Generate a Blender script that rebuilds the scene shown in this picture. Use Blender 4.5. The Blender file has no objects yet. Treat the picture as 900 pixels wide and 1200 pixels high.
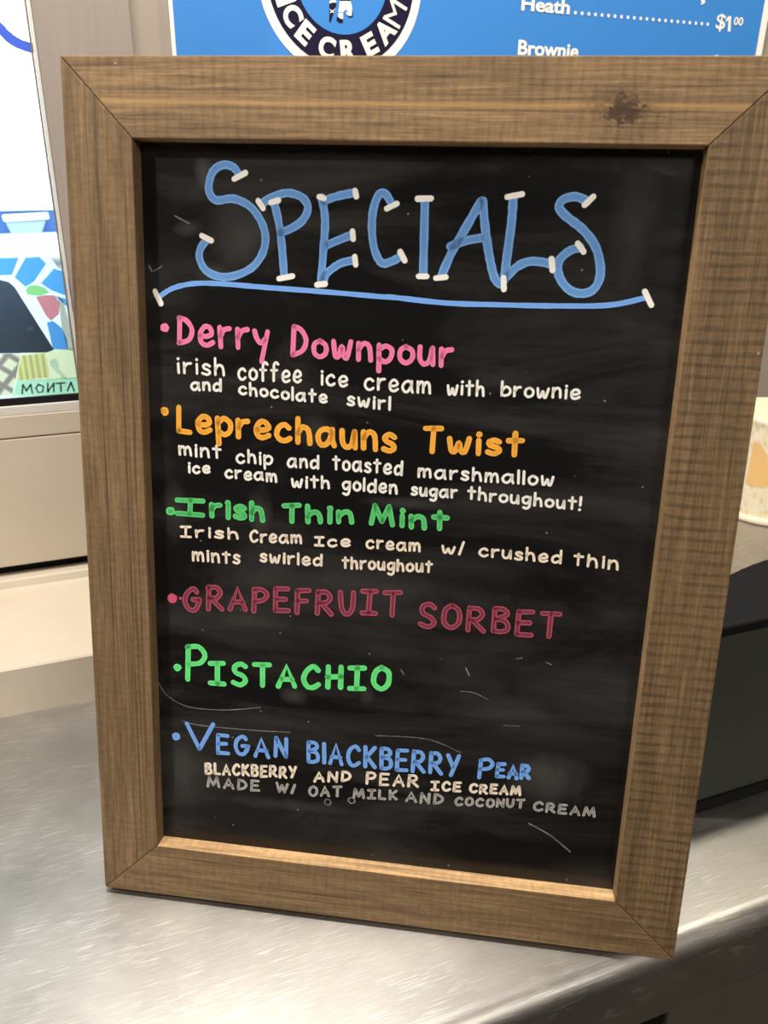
import bpy, bmesh, math, random
from mathutils import Vector, Matrix
random.seed(7)
C = bpy.context.scene.collection
sc = bpy.context.scene

# ------------------------------------------------------------------ camera
FPX = 950.0                                   # focal length in pixels of a 900 x 1200 frame
CAM = Vector((0.0, 0.0, 0.4934))
_r = Vector((0.9336, -0.3580, 0.0140)).normalized()
_f = Vector((0.3334, 0.8535, -0.4005)).normalized()
_r = (_r - _f*_r.dot(_f)).normalized()
_u = _r.cross(_f)
cd = bpy.data.cameras.new('camera')
cam = bpy.data.objects.new('camera', cd); C.objects.link(cam)
cd.sensor_fit = 'VERTICAL'; cd.sensor_height = 24.0; cd.sensor_width = 18.0
cd.lens = FPX/1200*24.0
cd.dof.use_dof = True; cd.dof.focus_distance = 0.63; cd.dof.aperture_fstop = 9.0
cd.clip_start = 0.02; cd.clip_end = 200
M = Matrix((( _r.x, _u.x, -_f.x, CAM.x), (_r.y, _u.y, -_f.y, CAM.y), (_r.z, _u.z, -_f.z, CAM.z), (0, 0, 0, 1)))
cam.matrix_world = M
sc.camera = cam

# ------------------------------------------------------------------ light and exposure
w = bpy.data.worlds.new('sky'); sc.world = w; w.use_nodes = True
bg = w.node_tree.nodes['Background']
bg.inputs['Color'].default_value = (0.86, 0.97, 1.0, 1)
bg.inputs['Strength'].default_value = 3.2
sc.view_settings.view_transform = 'Standard'; sc.view_settings.look = 'None'
sc.view_settings.gamma = 1.0; sc.view_settings.use_curve_mapping = False
sc.view_settings.exposure = 0.3
KEY_W, SIDE_W, FILL_W, WARM_W = 14.5, 22.0, 16.0, 7.5

def area(name, loc, target, size, power, col, sy=None, shape='DISK'):
    l = bpy.data.lights.new(name, 'AREA'); l.shape = shape; l.size = size
    if sy: l.size_y = sy
    l.energy = power; l.color = col
    o = bpy.data.objects.new(name, l); C.objects.link(o); o.location = loc
    o.rotation_euler = (Vector(target)-Vector(loc)).to_track_quat('-Z', 'Y').to_euler()
    return o
LAMP = (0.05, 0.525, 1.385)
SIDE = (-1.05, 0.18, 1.385)
RIGHT = (1.0, 0.55, 1.385)
FILL_PANELS = [(0.35, -1.1, 1.38)]  # unseen fill light added behind the camera
WHITE = (1.0, 0.915, 0.81)
area('downlight_beam', LAMP, (LAMP[0], LAMP[1], 0), 0.07, KEY_W, WHITE)
area('downlight_beam', SIDE, (SIDE[0], SIDE[1], 0), 0.14, SIDE_W, WHITE)
area('downlight_beam', RIGHT, (RIGHT[0], RIGHT[1], 0), 0.09, WARM_W, (1.0, 0.90, 0.72))  # unseen lamp added to brighten the tub and right end
for p in FILL_PANELS:
    area('fill_panel_beam', p, (p[0], p[1], 0), 0.55, FILL_W, WHITE, 0.55, 'SQUARE')

# ------------------------------------------------------------------ helpers
def ray(x, y): return _f + _r*((x-450)/FPX) - _u*((y-600)/FPX)
def onY(x, y, Y):
    d = ray(x, y); return CAM + d*((Y-CAM.y)/d.y)
def onZ(x, y, z):
    d = ray(x, y); return CAM + d*((z-CAM.z)/d.z)
def lin(r, g, b):
    f = lambda c: (c/255/12.92 if c <= 10 else ((c/255+0.055)/1.055)**2.4)
    return (f(r), f(g), f(b), 1)

def mat(name, col, rough=0.5, metal=0.0, spec=0.5):
    m = bpy.data.materials.new(name); m.use_nodes = True
    b = m.node_tree.nodes['Principled BSDF']
    b.inputs['Base Color'].default_value = col if len(col) == 4 else (*col, 1)
    b.inputs['Roughness'].default_value = rough; b.inputs['Metallic'].default_value = metal
    b.inputs['Specular IOR Level'].default_value = spec
    return m
class NT:
    """small wrapper round a material's node tree"""
    def __init__(s, m): s.t = m.node_tree; s.b = s.t.nodes['Principled BSDF']; s.out = s.t.nodes['Material Output']
    def n(s, typ, **kw):
        n = s.t.nodes.new(typ)
        for k, v in kw.items():
            if k in n.inputs: n.inputs[k].default_value = v
            else: setattr(n, k, v)
        return n
    def l(s, a, b): s.t.links.new(a, b)
    def coords(s, scale=(1, 1, 1), rot=(0, 0, 0), swap=False, loc=(0, 0, 0)):
        tc = s.n('ShaderNodeTexCoord'); o = tc.outputs['Object']
        if swap:
            sp = s.n('ShaderNodeSeparateXYZ'); cb = s.n('ShaderNodeCombineXYZ'); s.l(o, sp.inputs[0])
            s.l(sp.outputs['Z'], cb.inputs['X']); s.l(sp.outputs['Y'], cb.inputs['Y']); s.l(sp.outputs['X'], cb.inputs['Z'])
            o = cb.outputs[0]
        mp = s.n('ShaderNodeMapping'); s.l(o, mp.inputs[0])
        mp.inputs['Scale'].default_value = scale; mp.inputs['Rotation'].default_value = rot; mp.inputs['Location'].default_value = loc
        return mp.outputs[0]
    def noise(s, vec, scale=1.0, detail=4.0, rough=0.55, dist=0.0):
        n = s.n('ShaderNodeTexNoise', Scale=scale, Detail=detail, Roughness=rough, Distortion=dist); s.l(vec, n.inputs['Vector']); return n.outputs['Fac']
    def ramp(s, fac, stops):
        r = s.n('ShaderNodeValToRGB'); e = r.color_ramp.elements
        while len(e) < len(stops): e.new(0.5)
        for k, (p, c) in enumerate(stops):
            e[k].position = p; e[k].color = c if len(c) == 4 else (*c, 1)
        s.l(fac, r.inputs[0]); return r.outputs['Color']
    def mix(s, fac, a, b, mode='MIX'):
        m = s.n('ShaderNodeMix'); m.data_type = 'RGBA'; m.blend_type = mode
        for v, k in ((fac, 0), (a, 6), (b, 7)):
            if hasattr(v, 'is_linked'): s.l(v, m.inputs[k])
            else: m.inputs[k].default_value = v
        return m.outputs[2]
    def math(s, op, a, b=0.0, c=0.0):
        m = s.n('ShaderNodeMath'); m.operation = op
        for k, v in enumerate((a, b, c)):
            if hasattr(v, 'is_linked'): s.l(v, m.inputs[k])
            else: m.inputs[k].default_value = v
        return m.outputs[0]
    def bump(s, h, strength=0.3, dist=0.001):
        b = s.n('ShaderNodeBump', Strength=strength, Distance=dist); s.l(h, b.inputs['Height']); s.l(b.outputs[0], s.b.inputs['Normal']); return b

G = lambda v: (v, v, v, 1)

def plaster(name, col, rough=0.5, grain=(1, 1, 1), amount=0.08, metal=0.0):
    m = mat(name, col, rough, metal); t = NT(m)
    v = t.coords(grain); n = t.noise(v, 6, 5)
    c = t.ramp(n, [(0.3, [x*(1-amount) for x in col[:3]]), (0.7, [min(1, x*(1+amount)) for x in col[:3]])])
    t.l(c, t.b.inputs['Base Color']); t.bump(t.noise(v, 40, 3), 0.05, 0.001)
    return m

def wood(name, swap, grooves, saw, knot=None, tint=0.98, streak=None):
    m = mat(name, (0.2, 0.12, 0.06), 0.62, 0, 0.3); t = NT(m)
    fine = t.noise(t.coords((22, 520, 520), swap=swap), 1.0, 5, 0.7, 0.2)
    broad = t.noise(t.coords((5, 60, 60), swap=swap, loc=(3, 1, 5)), 1.0, 5, 0.6, 0.8)
    fuzz = t.noise(t.coords((420, 150, 150), swap=swap), 1.0, 3, 0.6)
    k = tint
    c = t.ramp(fine, [(0.30, (0.150*k, 0.094*k, 0.047*k)), (0.5, (0.250*k, 0.160*k, 0.080*k)), (0.72, (0.37*k, 0.245*k, 0.128*k))])
    c = t.mix(1.0, c, t.ramp(broad, [(0.3, G(0.72)), (0.52, G(1.0)), (0.72, G(1.18))]), 'MULTIPLY')
    c = t.mix(1.0, c, t.ramp(fuzz, [(0.3, G(0.86)), (0.7, G(1.12))]), 'MULTIPLY')
    # dark summer-wood lines along the board
    wv = t.n('ShaderNodeTexNoise', Scale=1.0, Detail=3.0, Roughness=0.6); t.l(t.coords((1.6, 60, 330), swap=swap, loc=(1, 2, 7)), wv.inputs['Vector'])
    gl = t.ramp(wv.outputs['Fac'], [(0.36, G(0.42)), (0.47, G(1)), (1, G(1))])
    c = t.mix(grooves, c, gl, 'MULTIPLY')
    # cross marks of the saw
    sw = t.n('ShaderNodeTexWave', Scale=1.0, Distortion=3.2, Detail=4.0); sw.inputs['Detail Scale'].default_value = 1.3; sw.inputs['Detail Roughness'].default_value = 0.65
    t.l(t.coords((47, 8, 14), swap=swap), sw.inputs['Vector'])
    patch = t.noise(t.coords((22, 20, 45), swap=swap, loc=(9, 3, 2)), 1.0, 3)
    swf = t.math('MULTIPLY', t.ramp(sw.outputs['Fac'], [(0.45, G(0)), (0.95, G(1))]), t.ramp(patch, [(0.32, G(0.15)), (0.62, G(1))]))
    c = t.mix(saw, c, t.ramp(swf, [(0.0, G(1.05)), (0.9, G(0.74))]), 'MULTIPLY')
    if streak is not None:
        z0, col = streak
        sp = t.n('ShaderNodeSeparateXYZ'); t.l(t.coords(swap=swap), sp.inputs[0])
        wob = t.math('MULTIPLY', t.noise(t.coords((6, 1, 1), swap=swap), 1.0, 2), 0.006)
        d = t.math('ABSOLUTE', t.math('SUBTRACT', t.math('ADD', sp.outputs['Z'], wob), z0))
        k = t.ramp(t.math('MULTIPLY', d, 400), [(0.0, G(1)), (0.9, G(0))])
        c = t.mix(t.math('MULTIPLY', k, 0.75), c, col)
    if knot:
        vm = t.n('ShaderNodeVectorMath'); vm.operation = 'SUBTRACT'; t.l(t.coords(swap=swap), vm.inputs[0]); vm.inputs[1].default_value = knot
        sc2 = t.n('ShaderNodeVectorMath'); sc2.operation = 'MULTIPLY'; t.l(vm.outputs[0], sc2.inputs[0]); sc2.inputs[1].default_value = (0.75, 0.3, 1.0)
        ln = t.n('ShaderNodeVectorMath'); ln.operation = 'LENGTH'; t.l(sc2.outputs[0], ln.inputs[0])
        dd = t.math('ADD', ln.outputs['Value'], t.math('MULTIPLY', t.math('SUBTRACT', t.noise(t.coords((210, 130, 330), swap=swap), 1.0, 5, 0.7), 0.5), 0.036))
        k = t.ramp(t.math('MULTIPLY', dd, 46), [(0.22, G(0.95)), (0.34, G(0.35)), (0.9, G(0))])
        c = t.mix(k, c, (0.05, 0.028, 0.016, 1))
    # pale chips
    vo = t.n('ShaderNodeTexVoronoi', Scale=60.0); t.l(t.coords((1, 1, 1), swap=swap), vo.inputs['Vector'])
    rnd = t.n('ShaderNodeSeparateColor'); t.l(vo.outputs['Color'], rnd.inputs[0])
    chip = t.math('MULTIPLY', t.math('LESS_THAN', t.math('ADD', vo.outputs['Distance'], t.math('MULTIPLY', t.math('SUBTRACT', fuzz, 0.5), 0.12)), 0.05), t.math('GREATER_THAN', rnd.outputs[0], 0.78))
    c = t.mix(t.math('MULTIPLY', chip, 0.55), c, (0.6, 0.5, 0.38, 1))
    # pale worn arrises
    t.l(c, t.b.inputs['Base Color'])
    h = t.math('ADD', t.math('MULTIPLY', swf, 0.3*saw), t.math('ADD', t.math('MULTIPLY', fine, 0.5), t.math('MULTIPLY', wv.outputs['Fac'], 0.8*grooves)))
    t.bump(h, 0.5, 0.0008)
    return m

def steel(name, base, r0, r1, brush=(0, 0, 0.55)):
    m = mat(name, (*base, 1), 0.3, 1.0); t = NT(m)
    s1 = t.noise(t.coords((42, 1300, 900), rot=(0, 0, 0.12)), 1.0, 4, 0.65)
    s2 = t.noise(t.coords((90, 1000, 100), rot=(0, 0, -0.5)), 1.0, 3, 0.6)
    bl = t.noise(t.coords((9, 9, 9)), 1.0, 5, 0.6)
    scr = None
    for ang, lc_, hi in ((0.18, (0, 0, 0), .655), (-0.45, (4, 4, 0), .67), (0.75, (1, 8, 0), .675), (-1.2, (7, 2, 0), .69)):
        q = t.ramp(t.noise(t.coords((38, 1150, 100), rot=(0, 0, ang), loc=lc_), 1.0, 1, 0.4), [(hi, G(0)), (hi+.05, G(1))])
        scr = q if scr is None else t.math('MAXIMUM', scr, q)
    mask = t.ramp(t.noise(t.coords((16, 16, 16), loc=(5, 5, 5)), 1.0, 3), [(0.40, G(0.1)), (0.58, G(1))])
    scr = t.math('MULTIPLY', scr, mask)
    ro = t.math('ADD', t.math('MULTIPLY', bl, r1-r0), r0)
    ro = t.math('ADD', ro, t.math('MULTIPLY', s1, 0.10)); t.l(ro, t.b.inputs['Roughness'])
    c = t.ramp(s1, [(0.3, [x*0.88 for x in base]), (0.7, [min(1, x*1.06) for x in base])])
    c = t.mix(1.0, c, t.ramp(bl, [(0.3, G(0.84)), (0.7, G(1.05))]), 'MULTIPLY')
    c = t.mix(t.math('MULTIPLY', scr, 0.5), c, (0.95, 0.93, 0.9, 1))
    t.l(c, t.b.inputs['Base Color'])
    h = t.math('ADD', t.math('MULTIPLY', s1, 1.0), t.math('ADD', t.math('MULTIPLY', s2, 0.8), t.math('MULTIPLY', scr, 1.0)))
    t.bump(h, 0.10, 0.0003)
    return m

# ---- mesh helpers
def finish(name, bm, m=None, parent=None, smooth=False, uv=None):
    me = bpy.data.meshes.new(name); bm.normal_update(); bm.to_mesh(me); bm.free()
    if m: me.materials.append(m)
    if smooth:
        for p in me.polygons: p.use_smooth = True
    o = bpy.data.objects.new(name, me); C.objects.link(o)
    if parent: o.parent = parent
    return o
def structure(o): o['kind'] = 'structure'; return o
def tag(o, label, cat, group=None):
    o['label'] = label; o['category'] = cat
    if group: o['group'] = group
    return o
def thing(name, label, cat, loc=(0, 0, 0), group=None):
    o = bpy.data.objects.new(name, None); C.objects.link(o); o.location = loc; o.empty_display_size = 0.05
    return tag(o, label, cat, group)
def bevel(bm, off, seg=2):
    if off: bmesh.ops.bevel(bm, geom=list(bm.edges), offset=off, segments=seg, profile=0.6, affect='EDGES')
def add_box(bm, a, b, off=0.0, seg=2):
    t = bmesh.new(); bmesh.ops.create_cube(t, size=1)
    for v in t.verts:
        v.co = Vector([(a[i]+b[i])/2 + v.co[i]*(b[i]-a[i]) for i in range(3)])
    bevel(t, off, seg); tmp = bpy.data.meshes.new('t'); t.to_mesh(tmp); t.free(); bm.from_mesh(tmp); bpy.data.meshes.remove(tmp)
def box(name, a, b, m, parent=None, off=0.0, seg=2):
    bm = bmesh.new(); add_box(bm, a, b, off, seg); return finish(name, bm, m, parent)
def add_prism(bm, pts, vec, off=0.0, seg=2):
    """polygon of 3-D points pushed along vec"""
    t = bmesh.new(); vs = [t.verts.new(p) for p in pts]; f = t.faces.new(vs)
    r = bmesh.ops.extrude_face_region(t, geom=[f])
    bmesh.ops.translate(t, verts=[e for e in r['geom'] if isinstance(e, bmesh.types.BMVert)], vec=vec)
    bmesh.ops.recalc_face_normals(t, faces=list(t.faces)); bevel(t, off, seg)
    tmp = bpy.data.meshes.new('t'); t.to_mesh(tmp); t.free(); bm.from_mesh(tmp); bpy.data.meshes.remove(tmp)
def prism(name, pts, vec, m, parent=None, off=0.0, seg=2):
    bm = bmesh.new(); add_prism(bm, pts, Vector(vec), off, seg); return finish(name, bm, m, parent)
def lathe(name, prof, m, parent=None, n=48, centre=(0, 0)):
    bm = bmesh.new(); rings = []
    for r, z in prof:
        rings.append([bm.verts.new((centre[0]+r*math.cos(2*math.pi*k/n), centre[1]+r*math.sin(2*math.pi*k/n), z)) for k in range(n)])
    for a, b in zip(rings, rings[1:]):
        for k in range(n): bm.faces.new((a[k], a[(k+1) % n], b[(k+1) % n], b[k]))
    bm.faces.new(rings[0][::-1]); bm.faces.new(rings[-1])
    bmesh.ops.recalc_face_normals(bm, faces=list(bm.faces))
    return finish(name, bm, m, parent, smooth=True)

def catmull(p, n=6):
    q = [p[0]] + list(p) + [p[-1]]; out = []
    for i in range(1, len(q)-2):
        for k in range(n):
            t = k/n; a, b, c, d = q[i-1], q[i], q[i+1], q[i+2]
            out.append(tuple(0.5*((2*b[j]) + (-a[j]+c[j])*t + (2*a[j]-5*b[j]+4*c[j]-d[j])*t*t + (-a[j]+3*b[j]-3*c[j]+d[j])*t**3) for j in range(2)))
    out.append(tuple(p[-1])); return out

def ribbon(bm, pts, hw, y, taper=0.0):
    """painted stroke: a flat ribbon with round ends in the plane (x, z) at depth y"""
    uvl = bm.loops.layers.uv.verify()
    P = [Vector(p) for p in pts]; Q = [P[0]]
    for p in P[1:]:
        if (p-Q[-1]).length > 1e-5: Q.append(p)
    if len(Q) == 1: Q.append(Q[0]+Vector((1e-4, 0)))
    n = len(Q); L = []; R = []
    for i in range(n):
        d = (Q[min(i+1, n-1)]-Q[max(i-1, 0)]).normalized(); nn = Vector((-d.y, d.x))
        k = 1+random.uniform(-0.07, 0.07)
        L.append(Q[i]+nn*hw*k); R.append(Q[i]-nn*hw*k)
    vL = [bm.verts.new((p.x, y, p.y)) for p in L]; vR = [bm.verts.new((p.x, y, p.y)) for p in R]
    vC = [bm.verts.new((p.x, y, p.y)) for p in Q]
    def face(vs, uv):
        f = bm.faces.new(vs)
        for lp, q in zip(f.loops, uv): lp[uvl].uv = q
    for i in range(n-1):
        face((vL[i], vC[i], vC[i+1], vL[i+1]), ((0, 0), (0.5, 0), (0.5, 1), (0, 1)))
        face((vC[i], vR[i], vR[i+1], vC[i+1]), ((0.5, 0), (1, 0), (1, 1), (0.5, 1)))
    for end, c, a, b, d in ((0, vC[0], vR[0], vL[0], (Q[0]-Q[1]).normalized()), (1, vC[-1], vL[-1], vR[-1], (Q[-1]-Q[-2]).normalized())):
        a0 = (Vector((a.co.x, a.co.z))-Q[0 if end == 0 else -1]); prev = a
        for k in range(1, 7):
            ang = math.pi*k/6
            if k == 6: nx = b
            else:
                v = Q[0 if end == 0 else -1] + a0*math.cos(ang) + d*a0.length*math.sin(ang); nx = bm.verts.new((v.x, y, v.y))
            face((c, prev, nx), ((0.5, 0), (0, 0), (0, 0))); prev = nx
def blob(bm, c, r, y, n=14):
    uvl = bm.loops.layers.uv.verify(); cv = bm.verts.new((c[0], y, c[1])); vs = []
    for k in range(n):
        a = 2*math.pi*k/n; q = r*(1+random.uniform(-.1, .1)); vs.append(bm.verts.new((c[0]+q*math.cos(a), y, c[1]+q*math.sin(a))))
    for k in range(n):
        f = bm.faces.new((cv, vs[k], vs[(k+1) % n]))
        for lp, q in zip(f.loops, ((0.5, 0), (0, 0), (0, 0))): lp[uvl].uv = q

# ------------------------------------------------------------------ materials of the setting
M_taupe = plaster('taupe_metal', lin(144, 135, 129), 0.42, (30, 30, 1.5), 0.05, 0.0)
M_cream = plaster('cream_panel', lin(186, 176, 161), 0.38, (3, 3, 3), 0.03)
M_wall = plaster('beige_wall', lin(160, 150, 140), 0.6, (4, 4, 4), 0.04)
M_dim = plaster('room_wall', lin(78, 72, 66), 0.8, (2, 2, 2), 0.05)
M_ceil = plaster('ceiling_white', lin(225, 220, 210), 0.8, (2, 2, 2), 0.03)
M_floor = plaster('floor_tile', lin(60, 54, 48), 0.5, (2, 2, 2), 0.1)
M_black = mat('black_rubber', (0.006, 0.006, 0.007), 0.6, 0, 0.2)
M_alu = mat('aluminium', (0.70, 0.68, 0.65), 0.38, 0.25)
M_steel = steel('brushed_steel', (0.50, 0.485, 0.468), 0.29, 0.46)
M_cab = plaster('grey_laminate', lin(92, 90, 78), 0.5, (3, 3, 3), 0.08)
M_pave = plaster('pale_paving', lin(214, 216, 212), 0.9, (1, 1, 1), 0.05)

# ------------------------------------------------------------------ the room
YW, YB, YP = 1.0, 0.7145, 0.8917          # wall behind the sign, front of the ledge, face of the window unit
XG, XP = 0.0024, 0.0905                   # edge of the glass, edge of the window post
XL, XR, YF, ZF, ZC = -1.4, 2.3, -2.4, -0.98, 1.45
structure(box('floor', (XL-.1, YF-.1, ZF-.1), (XR+.1, YW+.1, ZF), M_floor))
structure(box('ceiling', (XL-.1, YF-.1, ZC), (XR+.1, YW+.1, ZC+.1), M_ceil))
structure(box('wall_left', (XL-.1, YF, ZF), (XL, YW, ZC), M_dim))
structure(box('wall_right', (XR, YF, ZF), (XR+.1, YW, ZC), M_wall))
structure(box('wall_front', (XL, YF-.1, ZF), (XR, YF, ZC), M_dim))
structure(box('wall_back', (XP-.02, YW, ZF), (XR, YW+.1, ZC), M_wall))
# the wall under and beside the window
bm = bmesh.new()
add_box(bm, (XL, YP+.014, ZF), (XP-.02, YW+.1, .072))           # dark recess behind the gap is closed by this core
o = structure(finish('wall_window', bm, M_black))
bm = bmesh.new()
add_box(bm, (XL, YP, .0725), (XP, YW+.1-.001, .2185-.0006), .0012)
add_box(bm, (XL, YP, .2185+.0006), (XP, YW+.1-.001, .2429), .0012)
structure(finish('wall_panel', bm, M_cream))
bm = bmesh.new()
add_box(bm, (XG+.004, YP+.0005, .2429), (XP, YW+.0995, ZC), .0008)
add_box(bm, (XL, YP+.0005, 1.12), (XG+.004, YW+.0995, ZC), .0008)
add_box(bm, (XL, YP+.0005, .2429), (XL+.12, YW+.0995, 1.12), .0008)
structure(finish('window_post', bm, M_taupe)); 
bpy.data.objects['window_post'].name = 'trim_1'
bpy.data.objects['wall_window'].name = 'wall_core'
# stepped ledge at the foot of the wall
prof = [(YB, 0.0), (YB, .0500), (YB+.0016, .0518), (YP-.012, .0518), (YP-.009, .0590), (YP-.006, .0600), (YP+.012, .0600), (YP+.012, 0.0)]
bm = bmesh.new(); add_prism(bm, [(XL, y, z) for y, z in prof], Vector((0.46-XL, 0, 0)))
structure(finish('trim_2', bm, M_cream))
# window: sill strip, gasket, trim, pane
win = structure(box('window_1', (XL+.12, YP+.001, .2429), (XG+.004, YP+.034, .2529), M_alu, None, .0012))
box('gasket', (XL+.12, YP+.003, .2529), (XG+.004, YP+.0075, .2600), M_black, win)
box('edge_trim', (XG+.0008, YP-.0008, .2429), (XG+.0035, YP+.03, 1.12), M_alu, win, .0006)
box('side_gasket', (XG-.0012, YP+.004, .2600), (XG+.0006, YP+.03, 1.12), mat('grey_seal', (0.16, 0.15, 0.14), 0.6), win)
gm = bpy.data.materials.new('window_glass'); gm.use_nodes = True; t = gm.node_tree; t.nodes.clear()
tr = t.nodes.new('ShaderNodeBsdfTransparent'); gl = t.nodes.new('ShaderNodeBsdfGlossy'); fr = t.nodes.new('ShaderNodeFresnel'); mx = t.nodes.new('ShaderNodeMixShader'); ou = t.nodes.new('ShaderNodeOutputMaterial')
tr.inputs[0].default_value = (0.93, 0.98, 0.98, 1); gl.inputs['Roughness'].default_value = 0.02; fr.inputs[0].default_value = 1.45
t.links.new(fr.outputs[0], mx.inputs[0]); t.links.new(tr.outputs[0], mx.inputs[1]); t.links.new(gl.outputs[0], mx.inputs[2]); t.links.new(mx.outputs[0], ou.inputs[0])
box('glass_pane', (XL+.12, YP+.008, .2560), (XG-.001, YP+.013, 1.12), gm, win)
# blue curve drawn on the glass
def onglass(px, py): p = onY(px, py, YP+.0075); return (p.x, p.z)
bm = bmesh.new(); ribbon(bm, catmull([onglass(*q) for q in ((-24, -2), (-12, 18), (0, 33), (12, 45), (24, 52), (36, 56))]), .0042, YP+.0075)
finish('window_lettering', bm, mat('blue_window_paint', lin(60, 95, 215), 0.5), win)
structure(box('ground', (-30, YW+.12, -1.2), (30, 60, -1.05), M_pave))

# ------------------------------------------------------------------ counter and cabinet
R0, YE = .016, .287
prof = [(.998, 0), (YE+R0, 0)] + [(YE+R0-R0*math.sin(a), -R0+R0*math.cos(a)) for a in [math.pi/2*k/8 for k in range(1, 9)]] + [(YE, -.064), (YE+.004, -.068), (YE+.03, -.068), (YE+.03, -.064), (YE+.006, -.062), (YE+.006, -.03), (.998, -.03)]
bm = bmesh.new(); add_prism(bm, [(XL+.002, y, z) for y, z in prof], Vector((XR-XL-.004, 0, 0)))
ct = finish('steel_counter', bm, M_steel)
for p in ct.data.polygons: p.use_smooth = abs(p.normal.x) < 0.5
ct.data.set_sharp_from_angle(angle=math.radians(30)) if hasattr(ct.data, 'set_sharp_from_angle') else None
tag(ct, 'scratched stainless steel counter with a rounded front edge', 'counter')
cab = thing('base_cabinet', 'dull grey cabinet below the steel counter edge', 'cabinet', (.75, .55, ZF))
box('cabinet_body', (-.38, -.235, 0), (1.5, .40, .9105), M_cab, cab, .003)
box('toe_kick', (-.37, -.245, 0), (1.5, -.236, .08), M_black, cab)
shade_root = thing('under_counter_shade', 'black block put in as the shaded void beneath the counter, under the board corner', 'shade block', (.02, .55, ZF))
box('shade_block', (-.5, -.215, 0), (.33, .36, .80), M_black, shade_root, .006)  # black block put in for the shade under the counter

# ------------------------------------------------------------------ the chalkboard
W, HB, TH, DEP = 0.40, 0.5466, 0.0285, 0.0115
LEAN, BYAW = 0.1686, -0.5027
ax = Vector((math.cos(BYAW), math.sin(BYAW), 0)); bk = Vector((-math.sin(BYAW), math.cos(BYAW), 0))
up = bk*math.sin(LEAN) + Vector((0, 0, math.cos(LEAN))); nb = up.cross(ax)
BL = Vector((-.0286, .4723, .00485))
board = thing('chalkboard_sign', 'wood-framed black chalkboard of handwritten specials leaning back on the steel counter', 'chalkboard')
O = BL + ax*(W/2)
BM = Matrix(((ax.x, nb.x, up.x, O.x), (ax.y, nb.y, up.y, O.y), (ax.z, nb.z, up.z, O.z), (0, 0, 0, 1)))
board.matrix_world = BM
def onB(px, py, dep=DEP):
    d = ray(px, py); p0 = O + nb*dep; s = (p0-CAM).dot(nb)/d.dot(nb); p = CAM + d*s - O
    return (p.dot(ax), p.dot(up))
iTL, iTR, iBR, iBL = (onB(*q, dep=0) for q in ((153, 160), (832, 172), (720, 1058), (185, 990)))
xl = (iTL[0]+iBL[0])/2; xr = (iTR[0]+iBR[0])/2; zb = (iBL[1]+iBR[1])/2; zt = (iTL[1]+iTR[1])/2
X0, X1 = -W/2, W/2
print('frame inner', xl-X0, X1-xr, zb, HB-zt)
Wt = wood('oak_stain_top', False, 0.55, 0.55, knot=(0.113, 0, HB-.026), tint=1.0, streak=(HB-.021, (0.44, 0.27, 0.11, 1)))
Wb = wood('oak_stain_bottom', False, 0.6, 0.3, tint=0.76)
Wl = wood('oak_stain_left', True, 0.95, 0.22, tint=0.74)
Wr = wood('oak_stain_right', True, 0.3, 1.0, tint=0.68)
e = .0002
Raw = wood('pale_edge', False, 0.3, 0.25, tint=2.0)
Pale2 = wood('pale_edge_upright', True, 0.3, 0.25, tint=1.0)
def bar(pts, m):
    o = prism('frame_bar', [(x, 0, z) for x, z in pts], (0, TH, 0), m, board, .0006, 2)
    o.data.materials.append(Raw if m in (Wt, Wb) else Pale2)
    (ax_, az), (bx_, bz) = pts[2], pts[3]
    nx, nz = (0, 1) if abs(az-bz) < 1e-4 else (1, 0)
    for p in o.data.polygons:          # the edge facing the panel gets a paler wood
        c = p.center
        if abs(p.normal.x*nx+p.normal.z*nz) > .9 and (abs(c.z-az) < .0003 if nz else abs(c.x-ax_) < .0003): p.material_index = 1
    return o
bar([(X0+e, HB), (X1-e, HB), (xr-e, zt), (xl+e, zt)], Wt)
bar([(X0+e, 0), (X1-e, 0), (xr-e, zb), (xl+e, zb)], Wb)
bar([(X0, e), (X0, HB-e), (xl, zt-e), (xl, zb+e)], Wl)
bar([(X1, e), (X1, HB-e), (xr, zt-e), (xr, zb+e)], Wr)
# black panel: satin paint with eraser smears and specks
bmat = mat('chalkboard_paint', (0.012, 0.011, 0.011), 0.30, 0, 0.38); t = NT(bmat)
smear = t.noise(t.coords((5, 1, 16), rot=(0, 0.12, 0)), 1.0, 5, 0.6, 0.8)
wipe = t.noise(t.coords((3, 1, 60), rot=(0, 0.12, 0), loc=(2, 0, 3)), 1.0, 4, 0.6, 0.4)
f = t.math('MULTIPLY', t.ramp(smear, [(0.42, G(0)), (0.75, G(1))]), t.ramp(wipe, [(0.3, G(0.2)), (0.7, G(1))]))
def ell(px, py, rx, rz, s, ang=0.0):
    c = onB(px, py); k = 0.4/790.0
    mp = t.coords((1/(rx*k), 0, 1/(rz*k)), loc=(0, 0, 0))
    vm = t.n('ShaderNodeVectorMath'); vm.operation = 'SUBTRACT'; t.l(mp, vm.inputs[0]); vm.inputs[1].default_value = (c[0]/(rx*k), 0, c[1]/(rz*k))
    ln = t.n('ShaderNodeVectorMath'); ln.operation = 'LENGTH'; t.l(vm.outputs[0], ln.inputs[0])
    dd = t.math('ADD', ln.outputs['Value'], t.math('MULTIPLY', t.math('SUBTRACT', t.noise(t.coords((60, 1, 60)), 1.0, 4, 0.6), 0.5), 1.0))
    return t.math('MULTIPLY', t.ramp(dd, [(0.15, G(1)), (1.0, G(0))]), s)
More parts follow.
